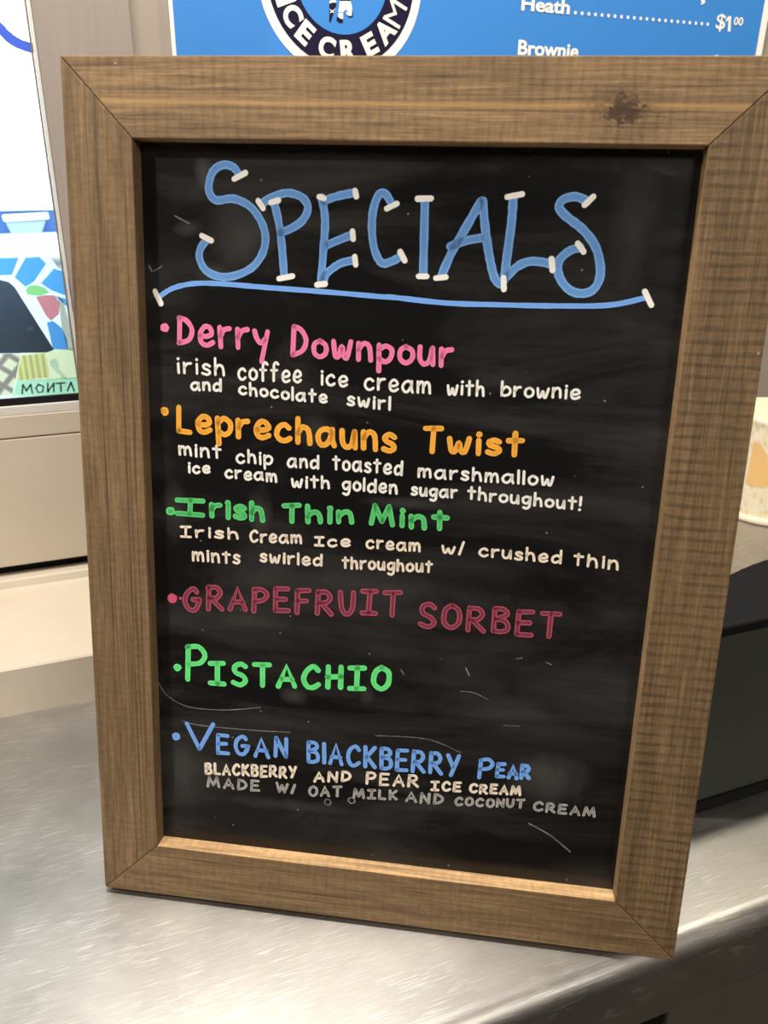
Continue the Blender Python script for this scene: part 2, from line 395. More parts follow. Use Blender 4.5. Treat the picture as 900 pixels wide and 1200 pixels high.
for q in ((285, 275, 55, 55, .55), (238, 205, 14, 30, .6), (250, 320, 30, 18, .5), (222, 268, 22, 12, .5), (640, 910, 70, 50, .75), (655, 905, 14, 30, .8),
          (215, 900, 40, 70, .55), (205, 600, 22, 45, .5), (305, 605, 22, 40, .6), (590, 575, 50, 14, .4), (370, 505, 30, 28, .4),
          (325, 440, 18, 12, .6), (480, 590, 70, 10, .5), (740, 280, 35, 90, .3), (460, 720, 250, 22, .35), (350, 945, 150, 12, .4), (345, 815, 22, 14, .6), (430, 815, 14, 20, .5), (735, 525, 18, 18, .35)):
    f = t.math('MAXIMUM', f, ell(*q))
vo = t.n('ShaderNodeTexVoronoi', Scale=150.0); t.l(t.coords((1, 0, 1)), vo.inputs['Vector'])
sr = t.n('ShaderNodeSeparateColor'); t.l(vo.outputs['Color'], sr.inputs[0])
sp = t.math('MULTIPLY', t.math('LESS_THAN', vo.outputs['Distance'], 0.09), t.math('GREATER_THAN', sr.outputs[0], 0.93))
col = t.mix(t.math('MULTIPLY', f, 0.5), (0.0065, 0.0062, 0.0065, 1), (0.11, 0.106, 0.105, 1))
col = t.mix(t.math('MULTIPLY', sp, 0.35), col, (0.5, 0.5, 0.48, 1)); t.l(col, t.b.inputs['Base Color'])
t.l(t.math('ADD', t.math('MULTIPLY', f, 0.25), 0.24), t.b.inputs['Roughness'])
panel = box('board_panel', (xl+.0002, DEP, zb+.0002), (xr-.0002, DEP+.004, zt-.0002), bmat, board)
# prop leg at the back
M_leg = wood('leg_wood', True, 0.5, 0.4)
leg = bmesh.new()
for s in (-1, 1):
    add_prism(leg, [(s*.05-.011, TH+.0035, .36), (s*.05+.011, TH+.0035, .36), (s*.05+.011, .1255, .0180), (s*.05-.011, .1255, .0180)], Vector((0, .010, .004)), .001)
add_box(leg, (-.07, TH+.001, .345), (.07, TH+.0135, .372), .001)
finish('prop_leg', leg, M_leg, board)
box('hinge', (-.03, TH, .372), (.03, TH+.004, .40), M_alu, board, .0008)

# ---- single stroke handwriting; lower case 0..1 is the x-height, 2 the ascender, -1 the descender; capitals 0..1
LOW = {
 'a': [('c', (.62, .78), (.42, 1), (.14, .85), (0, .4), (.18, 0), (.46, .12), (.66, .7)), ('s', (.66, 1), (.66, .35), (.76, 0))],
 'b': [('s', (0, 1.95), (.03, 0)), ('c', (.03, .55), (.3, .98), (.6, .75), (.6, .25), (.3, 0), (.03, .12))],
 'c': [('c', (.58, .82), (.38, 1), (.1, .78), (.02, .35), (.2, .02), (.42, 0), (.62, .18))],
 'd': [('c', (.6, .75), (.35, .98), (.06, .7), (.05, .2), (.28, 0), (.6, .3)), ('s', (.64, 1.95), (.64, 0))],
 'e': [('c', (.05, .5), (.35, .48), (.6, .66), (.5, .95), (.26, 1), (.04, .62), (.1, .14), (.35, 0), (.62, .18))],
 'f': [('c', (.58, 1.75), (.42, 1.98), (.24, 1.7), (.2, .9), (.2, 0)), ('s', (0, 1), (.48, 1))],
 'g': [('c', (.6, .82), (.35, 1), (.05, .72), (.1, .22), (.35, .1), (.6, .5)), ('c', (.64, 1), (.62, .2), (.58, -.55), (.38, -.95), (.1, -.75))],
 'h': [('s', (0, 1.95), (.02, 0)), ('c', (.02, .55), (.2, .95), (.44, .9), (.54, .5), (.58, 0))],
 'i': [('s', (.05, .95), (.06, 0)), ('d', (.05, 1.6))],
 'l': [('s', (0, 1.95), (.02, 0))],
 'm': [('s', (0, 1), (.02, 0)), ('c', (.02, .6), (.2, 1), (.38, .85), (.42, .05)), ('c', (.42, .6), (.6, 1), (.8, .85), (.88, 0))],
 'n': [('s', (0, 1), (.02, 0)), ('c', (.02, .6), (.25, 1), (.5, .85), (.58, 0))],
 'o': [('c', (.3, 1), (.05, .75), (.04, .25), (.3, 0), (.58, .25), (.58, .75), (.3, 1))],
 'p': [('s', (0, 1), (.03, -.95)), ('c', (.02, .7), (.3, 1), (.6, .75), (.56, .25), (.3, .02), (.03, .2))],
 'r': [('s', (0, 1), (.03, 0)), ('c', (.03, .55), (.2, .92), (.46, 1))],
 's': [('c', (.48, .85), (.28, 1), (.06, .85), (.12, .6), (.4, .42), (.48, .18), (.28, 0), (0, .1))],
 't': [('s', (.25, 1.8), (.27, 0)), ('s', (0, 1.05), (.55, 1.05))],
 'u': [('c', (0, 1), (.02, .3), (.2, 0), (.45, .2), (.55, .95)), ('s', (.56, 1), (.6, 0))],
 'w': [('c', (0, 1), (.1, .12), (.24, .06), (.4, .7), (.5, .1), (.66, .06), (.8, 1))],
 'y': [('c', (0, 1), (.08, .6), (.28, .4), (.46, .6)), ('s', (.58, 1), (.3, -.95))],
 '!': [('s', (.03, 1.95), (.02, .6)), ('d', (.02, .02))]}
UP = {
 'A': [('s', (0, 0), (.3, 1), (.62, 0)), ('s', (.1, .35), (.54, .35))],
 'B': [('s', (0, 1), (.02, 0)), ('c', (0, 1), (.35, .98), (.45, .75), (.05, .54)), ('c', (.05, .54), (.45, .48), (.52, .15), (.3, 0), (.02, 0))],
 'C': [('c', (.58, .82), (.4, 1), (.12, .8), (.02, .4), (.16, .06), (.38, 0), (.6, .16))],
 'D': [('s', (.05, 1), (.02, 0)), ('c', (.05, 1), (.36, .9), (.56, .55), (.42, .18), (.02, 0))],
 'E': [('s', (.02, 1), (0, 0)), ('s', (.02, 1), (.5, 1.02)), ('s', (.01, .52), (.42, .54)), ('s', (0, 0), (.52, .02))],
 'F': [('s', (.02, 1), (0, 0)), ('s', (.02, 1), (.5, 1.02)), ('s', (.01, .54), (.4, .56))],
 'G': [('c', (.52, .86), (.36, 1), (.1, .8), (.02, .4), (.18, .04), (.42, .02), (.58, .3), (.6, .45)), ('s', (.36, .47), (.64, .47))],
 'H': [('s', (0, 1), (.02, 0)), ('s', (.5, 1), (.5, 0)), ('s', (0, .5), (.5, .52))],
 'I': [('s', (0, .98), (.54, 1)), ('s', (.28, 1), (.26, 0)), ('s', (0, .02), (.54, 0))],
 'K': [('s', (0, 1), (.02, 0)), ('s', (.5, 1), (.04, .45)), ('s', (.1, .5), (.54, 0))],
 'L': [('s', (.02, 1), (0, 0)), ('s', (0, .02), (.46, 0))],
 'M': [('s', (0, 0), (.12, 1)), ('s', (.12, 1), (.4, .15)), ('s', (.4, .15), (.66, 1)), ('s', (.66, 1), (.8, 0))],
 'N': [('s', (0, 0), (.03, 1)), ('s', (.03, 1), (.52, 0)), ('s', (.52, 0), (.54, 1))],
 'O': [('c', (.3, 1), (.06, .78), (.04, .25), (.3, 0), (.58, .25), (.56, .78), (.3, 1))],
 'P': [('s', (.04, 1), (.02, 0)), ('c', (.02, .96), (.35, 1), (.54, .76), (.4, .52), (.04, .45))],
 'R': [('s', (.02, 1), (0, 0)), ('c', (.02, .96), (.35, 1), (.5, .76), (.36, .52), (.04, .48)), ('s', (.15, .48), (.58, 0))],
 'S': [('c', (.52, .86), (.32, 1), (.08, .86), (.12, .6), (.42, .42), (.52, .18), (.3, 0), (.02, .1))],
 'T': [('s', (0, 1), (.6, 1.02)), ('s', (.31, 1), (.3, 0))],
 'U': [('c', (0, 1), (.03, .3), (.25, 0), (.48, .25), (.52, 1))],
 'V': [('s', (0, 1), (.3, 0)), ('s', (.3, 0), (.62, 1.02))],
 'W': [('s', (0, 1), (.2, 0)), ('s', (.2, 0), (.4, .8)), ('s', (.4, .8), (.58, 0)), ('s', (.58, 0), (.8, 1))],
 'Y': [('s', (0, 1), (.28, .45)), ('s', (.56, 1), (.2, 0))],
 '/': [('s', (0, 0), (.22, 1))]}
def write(bm, text, x0, y0, x1, y1, cap, xh, hw, y, gap=0.36):
    """one handwritten word between two baseline points of the photograph, laid in the board's plane"""
    L = []; cur = 0.0; cap -= hw; xh -= hw; y0 -= .5*hw; y1 -= .5*hw
    for ch in text:
        low = ch in LOW; st = LOW[ch] if low else UP[ch]
        wd = max(p[0] for s in st for p in s[1:]); k = (1.0 if low else 1.12 if cap > xh*1.15 else 1.0)
        L.append((cur, st, low, k)); cur += wd*k+gap
    total = cur-gap
    a = Vector(onB(x0, y0)); b = Vector(onB(x1, y1)); d = (b-a)
    px = 0.4/790.0 * (1.0 - 0.08*((y0-600)/600.0))
    kz = (Vector(onB(x0, y0-10))-Vector(onB(x0, y0))).length/10
    hw = hw*kz*(0.88 if hw > 2 else 1.02)
    dn = d.normalized(); inset = min(hw, d.length*0.1); a = a+dn*inset; d = d-dn*2*inset
    for cx, st, low, k in L:
        jy = random.uniform(-.05, .05)*xh*kz
        for s in st:
            pts = []
            for p in s[1:]:
                v = p[1]
                if low: hgt = xh*v if 0 <= v <= 1 else (xh+(cap-xh)*(v-1) if v > 1 else 0.62*xh*v)
                else: hgt = cap*v
                q = a + d*((cx+p[0]*k)/total) + Vector((0, hgt*kz+jy)) + Vector((random.uniform(-1, 1), random.uniform(-1, 1)))*0.02*xh*kz
                pts.append((q.x, q.y))
            if s[0] == 'd': blob(bm, pts[0], hw*1.15, y)
            else: ribbon(bm, catmull(pts) if s[0] == 'c' else pts, hw, y)

def chalk(name, col, edge=None, fade=0.15, rough=0.7):
    """paint-marker ink: patchy, brighter at the rim when it has been wiped"""
    m = mat(name, col, rough, 0, 0.25); t = NT(m)
    n = t.noise(t.coords((90, 1, 90)), 1.0, 4, 0.6)
    dark = [x*(1-fade) for x in col[:3]]
    c = t.ramp(n, [(0.35, dark), (0.62, col[:3])])
    if edge:
        uv = t.n('ShaderNodeTexCoord'); sp = t.n('ShaderNodeSeparateXYZ'); t.l(uv.outputs['UV'], sp.inputs[0])
        d = t.math('MULTIPLY', t.math('ABSOLUTE', t.math('SUBTRACT', sp.outputs['X'], 0.5)), 2.0)
        c = t.mix(t.ramp(d, [(0.45, G(0)), (0.8, G(1))]), c, edge)
    t.l(c, t.b.inputs['Base Color'])
    return m
def ghost(name, col, a):
    """thin, half wiped chalk"""
    m = mat(name, col, 0.8, 0, 0.1); t = NT(m)
    n = t.noise(t.coords((160, 1, 160)), 1.0, 3)
    t.l(t.math('MULTIPLY', t.ramp(n, [(0.3, G(0.35)), (0.65, G(1))]), a), t.b.inputs['Alpha']); return m
K_title = chalk('blue_title_ink', lin(98, 148, 212), lin(118, 168, 228), 0.12)
K_white = chalk('white_ink', lin(240, 238, 232), None, 0.06)
K_pink = chalk('pink_ink', lin(232, 118, 168), lin(236, 130, 176), 0.1)
K_orange = chalk('orange_ink', lin(240, 168, 58), lin(246, 176, 66), 0.22)
K_green = chalk('green_ink', lin(80, 188, 108), lin(96, 214, 124), 0.2)
K_pist = chalk('pale_green_ink', lin(98, 226, 128), lin(104, 234, 136), 0.15)
K_rose = chalk('rose_ink', lin(122, 54, 72), lin(190, 80, 106), 0.25)
K_rosed = chalk('rose_bullet_ink', lin(205, 84, 114), None, 0.15)
K_blue = chalk('blue_ink', lin(112, 164, 238), lin(120, 172, 244), 0.08)
K_cream = chalk('cream_ink', lin(240, 226, 208), None, 0.1)
K_grey = chalk('grey_chalk', lin(160, 158, 156), lin(185, 183, 180), 0.35)
YI = DEP-.00015
def z1(x, y): return onB(160+x/2.647, 160+y/2.647)
def z2(x, y): return onB(460+x/2.368, 160+y/2.368)
KP = 0.4/800.0
def letter(name, m, label=None):
    def deco(fn):
        bm = bmesh.new(); fn(bm); o = finish(name, bm, m, panel)
        if label: o['label'] = label
        return o
    return deco
@letter('heading_lettering', K_title, 'blue handwritten heading SPECIALS')
def _(bm):
    A = [[(318, 118), (300, 95), (270, 88), (240, 105), (225, 145), (228, 178), (250, 198), (300, 193), (350, 215), (385, 260), (400, 310), (392, 360), (360, 405), (310, 430), (260, 435), (215, 415), (195, 375), (200, 345), (215, 325)],
         [(388, 210), (420, 188), (470, 175), (515, 190), (532, 222), (515, 260), (480, 285), (447, 298)], [(427, 205), (440, 260), (450, 330), (458, 430)],
         [(575, 190), (585, 260), (580, 350), (572, 455)], [(580, 200), (620, 186), (672, 175)], [(595, 335), (630, 320), (668, 305)], [(580, 450), (590, 425), (630, 395), (675, 383)],
         [(788, 203), (772, 178), (752, 180), (735, 225), (730, 285), (738, 350), (760, 392), (790, 388), (820, 372)]]
    B = [[(90, 178), (85, 385)], [(245, 180), (205, 250), (165, 320), (135, 388)], [(250, 180), (258, 260), (270, 340), (283, 392), (298, 410)], [(160, 305), (200, 290), (243, 282)],
         [(335, 168), (330, 240), (318, 330), (310, 398)], [(315, 392), (345, 362), (385, 346), (440, 353)],
         [(540, 180), (510, 167), (475, 174), (462, 195), (480, 220), (530, 260), (565, 310), (577, 370), (568, 410), (545, 432), (510, 434), (480, 416), (460, 380), (462, 345), (490, 318), (520, 308)]]
    for s in A: ribbon(bm, catmull([z1(*p) for p in s]), 4.6*KP, YI)
    for s in B: ribbon(bm, catmull([z2(*p) for p in s]), 4.9*KP, YI)
@letter('underline_stroke', K_blue, 'long blue stroke under the heading')
def _(bm):
    ribbon(bm, catmull([z1(*p) for p in ((70, 498), (110, 472), (170, 457), (250, 456), (400, 468), (600, 483), (760, 497))] + [z2(*p) for p in ((0, 446), (150, 462), (300, 467), (450, 470), (600, 468), (700, 448))]), 2.9*KP, YI)
A = [(303, 132, 338, 113), (203, 308, 232, 323), (378, 200, 393, 223), (416, 205, 440, 198), (442, 441, 484, 433), (567, 187, 582, 192), (560, 460, 585, 457), (678, 168, 682, 186), (670, 294, 672, 318), (677, 373, 680, 398), (776, 224, 808, 208), (818, 358, 832, 385), (58, 480, 76, 518)]
B = [(70, 173, 107, 172), (72, 388, 95, 388), (120, 393, 148, 390), (318, 168, 360, 160), (308, 392, 309, 424), (441, 340, 444, 371), (514, 297, 530, 320), (533, 190, 557, 167), (700, 430, 718, 468)]
for i, q in enumerate(A+B):
    g = z1 if i < len(A) else z2
    bm = bmesh.new(); ribbon(bm, [g(q[0], q[1]), g(q[2], q[3])], 3.3*KP, YI-.0001); finish('serif_dash', bm, K_white, panel)

TXT = [
 ('flavour_lettering', K_pink, 'pink flavour name Derry Downpour', 3.3, [('Derry', 207, 403, 316, 412, 33, 25), ('Downpour', 340, 417, 531, 431, 36, 22)], [(193, 384, 4.6)]),
 ('description_lettering', K_white, 'white lines about irish coffee ice cream', 1.5, [('irish', 207, 437, 264, 441, 21, 13), ('coffee', 278, 445, 354, 449, 23, 14), ('ice', 375, 451, 408, 454, 19, 13), ('cream', 426, 456, 505, 462, 20, 14), ('with', 523, 463, 568, 464, 19, 12), ('brownie', 586, 464, 680, 468, 18, 12), ('and', 223, 457, 260, 459, 15, 10), ('chocolate', 279, 462, 384, 473, 16, 10), ('swirl', 406, 475, 458, 481, 16, 11)], []),
 ('flavour_lettering', K_orange, 'orange flavour name Leprechauns Twist', 3.5, [('Leprechauns', 207, 506, 465, 531, 31, 22), ('Twist', 494, 531, 614, 534, 30, 19)], [(193, 482, 4.6)]),
 ('description_lettering', K_white, 'white lines about mint chip and marshmallow', 1.45, [('mint', 209, 533, 260, 538, 16, 11), ('chip', 276, 542, 320, 545, 16, 11), ('and', 336, 548, 374, 549, 16, 11), ('toasted', 389, 550, 472, 557, 17, 12), ('marshmallow', 489, 559, 649, 570, 16, 11), ('ice', 220, 554, 247, 555, 14, 9), ('cream', 263, 560, 325, 565, 14, 10), ('with', 341, 571, 387, 573, 15, 10), ('golden', 400, 574, 466, 579, 16, 11), ('sugar', 481, 580, 536, 584, 14, 10), ('throughout!', 547, 585, 681, 598, 16, 10)], []),
 ('flavour_lettering', K_green, 'green flavour name Irish Thin Mint', 3.4, [('I', 205, 603, 241, 605, 20, 20), ('rish', 245, 606, 311, 612, 23, 17), ('Thin', 330, 613, 415, 613, 22, 15), ('Mint', 432, 615, 526, 622, 24, 16)], [(200, 599, 5.0)]),
 ('description_lettering', K_cream, 'white lines about crushed thin mints', 1.4, [('Irish', 211, 629, 280, 632, 13, 9), ('Cream', 292, 635, 354, 637, 14, 10), ('Ice', 368, 640, 411, 641, 11, 9), ('cream', 428, 642, 493, 647, 13, 10), ('w/', 517, 648, 544, 651, 16, 9), ('crushed', 560, 652, 658, 661, 16, 10), ('thin', 671, 662, 725, 668, 15, 11), ('mints', 225, 657, 282, 661, 14, 11), ('swirled', 304, 658, 378, 664, 14, 10), ('throughout', 400, 666, 507, 671, 14, 10)], []),
 ('flavour_lettering', K_rose, 'dull rose flavour name Grapefruit Sorbet', 3.1, [('GRAPEFRUIT', 214, 715, 471, 722, 28, 28), ('SORBET', 489, 734, 656, 748, 29, 29)], []),
 ('bullet_dot', K_rosed, 'rose bullet dot', 1, [], [(202, 701, 5.6), (211.5, 701, 1.6)]),
 ('flavour_lettering', K_pist, 'bright green flavour name Pistachio', 3.2, [('P', 217, 799, 243, 800, 41, 41), ('ISTACHIO', 244, 803, 458, 809, 27, 27)], [(208, 782, 4.8)]),
 ('flavour_lettering', K_blue, 'blue flavour name Vegan Blackberry Pear', 2.4, [('V', 218, 878, 252, 880, 31, 31), ('EGAN', 253, 883, 338, 889, 23, 23), ('BlACKBERRY', 359, 893, 539, 910, 25, 13), ('P', 559, 911, 578, 911, 23, 23), ('EAR', 580, 911, 622, 914, 17, 17)], [(206.5, 863, 5.0)]),
 ('description_lettering', K_cream, 'white line Blackberry and Pear Ice Cream', 1.45, [('BLACKBERRY', 240, 907, 348, 912, 13, 13), ('AND', 367, 916, 412, 916, 12, 12), ('PEAR', 428, 919, 491, 922, 14, 14), ('ICE', 504, 926, 541, 928, 11, 11), ('CREAM', 549, 929, 611, 932, 11, 11)], []),
 ('description_lettering', K_grey, 'smudged grey line Made with Oat Milk', 1.35, [('MADE', 242, 922, 305, 927, 12, 12), ('W/', 323, 927, 347, 931, 11, 11), ('OAT', 361, 933, 401, 934, 12, 12), ('MILK', 413, 935, 466, 937, 11, 11), ('AND', 475, 939, 520, 943, 12, 12), ('COCONUT', 532, 944, 615, 947, 10, 10), ('CREAM', 624, 950, 698, 958, 11, 11)], []),
]
for nm, m, lab, hw, words, dots in TXT:
    bm = bmesh.new()
    for wd in words: write(bm, *wd, hw, YI)
    for x, y, r in dots: blob(bm, onB(x, y), r*1.2*KP, YI)
    o = finish(nm, bm, m, panel); o['label'] = lab
# chalk arcs and old wiped strokes
K_ghost = ghost('faint_chalk', (0.55, 0.53, 0.5, 1), 0.45)
for s, hw in (([(186, 800), (196, 815), (220, 828), (262, 832), (305, 829)], .55), ([(215, 845), (235, 850), (300, 856), (340, 858)], .6), ([(620, 965), (645, 979), (668, 998)], .9), ([(540, 810), (556, 812), (572, 820)], .5), ([(440, 862), (500, 866), (540, 882)], .5),
              ([(546, 783), (550, 792)], .9), ([(470, 785), (474, 791)], .7), ([(190, 312), (180, 318)], .5), ([(640, 776), (646, 779)], .5), ([(605, 772), (612, 771)], .5), ([(590, 850), (610, 851)], .3), ([(222, 262), (205, 253)], .8),
              ([(330, 1005), (420, 1018), (470, 1023)], .45), ([(175, 312), (178, 318)], .8)):
    bm = bmesh.new(); ribbon(bm, catmull([onB(*p) for p in s]), hw*KP, YI+.00008); finish('chalk_scratch', bm, K_ghost, panel)
for x, y, r in ((384, 940, 4.5), (412, 938, 4.5)):
    bm = bmesh.new()
    ribbon(bm, [(onB(x, y)[0]+r*KP*math.cos(a), onB(x, y)[1]+r*KP*math.sin(a)) for a in [k*0.45 for k in range(15)]], 1.0*KP, YI+.00008)
    finish('wiped_loop', bm, K_ghost, panel)

# ------------------------------------------------------------------ the blue menu sign on the wall
YS = YW-.006
def onS(px, py): p = onY(px, py, YS); return (p.x, p.z)
sx0 = onS(197, 0)[0]; sx1 = onS(897, 40)[0]; b0 = onS(204, 60)[0]-onS(200, 60)[0]
szb, szt = 0.36, 1.10
sign = thing('menu_sign', 'blue printed menu sign with white edge and round emblem on the wall behind', 'sign', ((sx0+sx1)/2, YS, szb))
sign_off = Vector(sign.location)
def sbox(name, x0, z0, x1, z1, y0, y1, m, parent=sign, off=0): return box(name, (x0-sign_off.x, y0-sign_off.y, z0-sign_off.z), (x1-sign_off.x, y1-sign_off.y, z1-sign_off.z), m, parent, off)
M_swhite = mat('sign_white', lin(245, 244, 240), 0.45); M_sblue = plaster('sign_blue', lin(54, 132, 214), 0.55, (2, 2, 2), 0.02); M_navy = mat('sign_navy', lin(26, 22, 52), 0.6, 0, 0.15)
sbox('sign_panel', sx0, szb, sx1, szt, YS, YW-.0002, M_swhite, sign, .0006)
bl = .0042; brr = .0115
pan = sbox('blue_field', sx0+bl, szb+.01, sx1-brr, szt-.01, YS-.0006, YS-.0001, M_sblue)
lc = Vector(onS(400.5, -24)); lr = (Vector(onS(493.5, -24))-lc).length
def disc(name, r0, r1, y, m, parent, n=72):
    bm = bmesh.new(); a = []; b = []
    for k in range(n):
        c, s = math.cos(2*math.pi*k/n), math.sin(2*math.pi*k/n)
        a.append((c, s))
    P = lambda r, k, yy: bm.verts.new((lc.x-sign_off.x+r*a[k][0], yy-sign_off.y, lc.y-sign_off.z+r*a[k][1]))
    rings = [[P(r, k, yy) for k in range(n)] for r, yy in (((r1, y+.0003), (r1, y)) + (((r0, y),) if r0 else ()))]
    for q, w_ in zip(rings, rings[1:]):
        for k in range(n): bm.faces.new((q[k], w_[k], w_[(k+1) % n], q[(k+1) % n]))
    if not r0: bm.faces.new(rings[-1])
    bmesh.ops.recalc_face_normals(bm, faces=list(bm.faces))
    return finish(name, bm, m, parent)
emb = disc('emblem', 0, lr, YS-.0011, M_swhite, sign)
disc('emblem_ring', 0, lr*.895, YS-.0015, M_navy, emb)
disc('emblem_centre', 0, lr*.555, YS-.0019, M_sblue, emb)

def text_mesh(body, bold=0.0):
    cu = bpy.data.curves.new('txt', 'FONT'); cu.body = body; cu.size = 1; cu.offset = bold; cu.resolution_u = 4
    o = bpy.data.objects.new('txt', cu); C.objects.link(o); dg = bpy.context.evaluated_depsgraph_get(); dg.update()
    me = bpy.data.meshes.new_from_object(o.evaluated_get(dg)); bpy.data.objects.remove(o); bpy.data.curves.remove(cu)
    vs = [v.co.copy() for v in me.vertices]; fs = [tuple(p.vertices) for p in me.polygons]; bpy.data.meshes.remove(me)
    return vs, fs
def add_text(bm, body, place, bold=0.0, fit=None):
    """fit: None or (width, height): the ink box is scaled to it, its lower left corner at 0,0"""
    vs, fs = text_mesh(body, bold)
    x0 = min(v.x for v in vs); x1 = max(v.x for v in vs); y0 = min(v.y for v in vs); y1 = max(v.y for v in vs)
    V = []
    for v in vs:
        u, q = v.x-x0, v.y-y0
        if fit: u *= fit[0]/(x1-x0); q *= fit[1]/(y1-y0)
        V.append(bm.verts.new(place(u, q)))
    for f in fs:
        try: bm.faces.new([V[i] for i in f])
        except ValueError: pass
# emblem letters
bm = bmesh.new()
for ch, px, py in (('I', 327, 3), ('C', 341, 19), ('E', 359, 36), ('C', 384, 49), ('R', 407, 52), ('E', 430, 46), ('A', 448, 34), ('M', 464, 17)):
    p = Vector(onS(px, py)); d = p-lc; a = math.atan2(d.x, -d.y); c = lc + d.normalized()*lr*.725
    hgt = lr*.235; wd = {'I': .085, 'C': .20, 'E': .17, 'R': .20, 'A': .235, 'M': .25}[ch]*lr
    ca, sa = math.cos(a), math.sin(a)
    def place(u, q, wd=wd, c=c, ca=ca, sa=sa):
        u -= wd/2; q -= hgt/2
        return (c.x + u*ca - q*sa - sign_off.x, YS-.0022-sign_off.y, c.y + u*sa + q*ca - sign_off.z)
    add_text(bm, ch, place, 0.0 if ch in 'M' else 0.045, (wd, hgt))
finish('emblem_lettering', bm, mat('emblem_cream', lin(250, 246, 232), 0.45), emb)['label'] = 'cream capital letters ICE CREAM round the ring'
# figure in the middle of the emblem: checked cone, white shorts and shoes
def spoly(bm, pts, y):
    vs = [bm.verts.new((onS(*p)[0]-sign_off.x, y-sign_off.y, onS(*p)[1]-sign_off.z)) for p in pts]; bm.faces.new(vs)
def zz(L): return [(360+x/9.0, y/9.0) for x, y in L]
bm = bmesh.new()
spoly(bm, zz([(222, -60), (305, -60), (300, 60), (240, 240), (226, 235), (228, 100)]), YS-.0022)
spoly(bm, zz([(335, -60), (450, -60), (448, 15), (400, 22), (340, 10)]), YS-.0022)
spoly(bm, zz([(305, 185), (320, 172), (372, 205), (370, 245), (330, 245), (304, 222)]), YS-.0022)
spoly(bm, zz([(462, 120), (480, 150), (474, 182), (440, 190), (415, 165)]), YS-.0022)
finish('emblem_figure', bm, M_navy, emb)
bm = bmesh.new()
spoly(bm, zz([(335, 15), (450, 15), (470, 100), (430, 128), (395, 105), (375, 132), (322, 128)]), YS-.0025)
spoly(bm, zz([(322, 135), (370, 138), (372, 205), (345, 200), (318, 180)]), YS-.0025)
spoly(bm, zz([(400, 132), (462, 112), (464, 165), (440, 172), (412, 160)]), YS-.0025)
for q in ([(225, 15), (262, -5), (300, 10), (302, 30), (262, 30), (228, 40)], [(228, 95), (262, 118), (296, 85), (270, 125), (276, 142), (255, 132), (230, 142), (246, 120)]): spoly(bm, zz(q), YS-.0025)
finish('figure_clothes', bm, M_swhite, emb)
# price lines
def sput(bm, body, x0, y0, x1, cap_px, bold=0.03, top=None):
    a = onS(x0, y0); b = onS(x1, y0); k = onS(x0, y0-cap_px)[1]-a[1]
    add_text(bm, body, lambda u, q: (a[0]+u-sign_off.x, YS-.0012-sign_off.y, a[1]+q-sign_off.z), bold, (b[0]-a[0], k))
bm = bmesh.new(); sput(bm, 'Heath', 610, 12.5, 667, 17.5)
a = onS(673.5, 17.5)
n = 22; e_ = onS(828, 33)
for k in range(n):
    u = a[0]+(e_[0]-a[0])*k/(n-1); r = .0021
    vs = [bm.verts.new((u+r*math.cos(t_*math.pi/4)-sign_off.x, YS-.0012-sign_off.y, a[1]+r+r*math.sin(t_*math.pi/4)-sign_off.z)) for t_ in range(8)]; bm.faces.new(vs)
sput(bm, '$', 837, 36.5, 848, 21, .012)
for q in ([(853.2, 19.0), (856.2, 19.2), (855.2, 37.2), (852, 37.0)], [(853.2, 19.0), (853.0, 23.4), (849.8, 26.2), (849.9, 23.2)]):
    bm.faces.new([bm.verts.new((onS(*v)[0]-sign_off.x, YS-.0012-sign_off.y, onS(*v)[1]-sign_off.z)) for v in q])
p = onS(838, 34.5)
sput(bm, '00', 858.5, 29.5, 869.5, 10, .02)
sput(bm, ',', 820, 6, 825, 7)
finish('price_line', bm, M_swhite, sign)
bm = bmesh.new(); sput(bm, 'Brownie', 606, 64.5, 677, 18)
finish('price_line', bm, M_swhite, sign)
bm = bmesh.new(); sput(bm, '$', 831, 82, 842, 18, .012); finish('price_figure', bm, M_swhite, sign)

# ------------------------------------------------------------------ right of the board: machine and tub
mach = thing('counter_machine', 'dark machine with rounded black top on the counter right of the board', 'machine', (.58, .385, 0))
def dshape(a, b, x1, n=16, fx=0.0):
    pts = [(-a+fx, fx), (-a+fx, .004)]
    pts += [(-a*math.cos(k*math.pi/2/n), max(.006, b*math.sin(k*math.pi/2/n))) for k in range(1, n+1)]
    pts += [(x1, b), (x1, fx)]
    return pts
M_gl = mat('satin_black', (0.008, 0.008, 0.009), 0.5, 0, 0.12)
M_dg = plaster('dark_green_grey', lin(58, 64, 58), 0.42, (3, 3, 3), 0.12)
prism('machine_base', [(x, y, 0) for x, y in dshape(.168, .082, .34)], (0, 0, .012), M_black, mach, .001)
prism('machine_body', [(x, y+.0015, .012) for x, y in dshape(.165, .079, .338)], (0, 0, .160), M_dg, mach, .0015)
prism('machine_top', [(x, y, .172) for x, y in dshape(.167, .081, .34)], (0, 0, .0095), M_gl, mach, .003, 3)

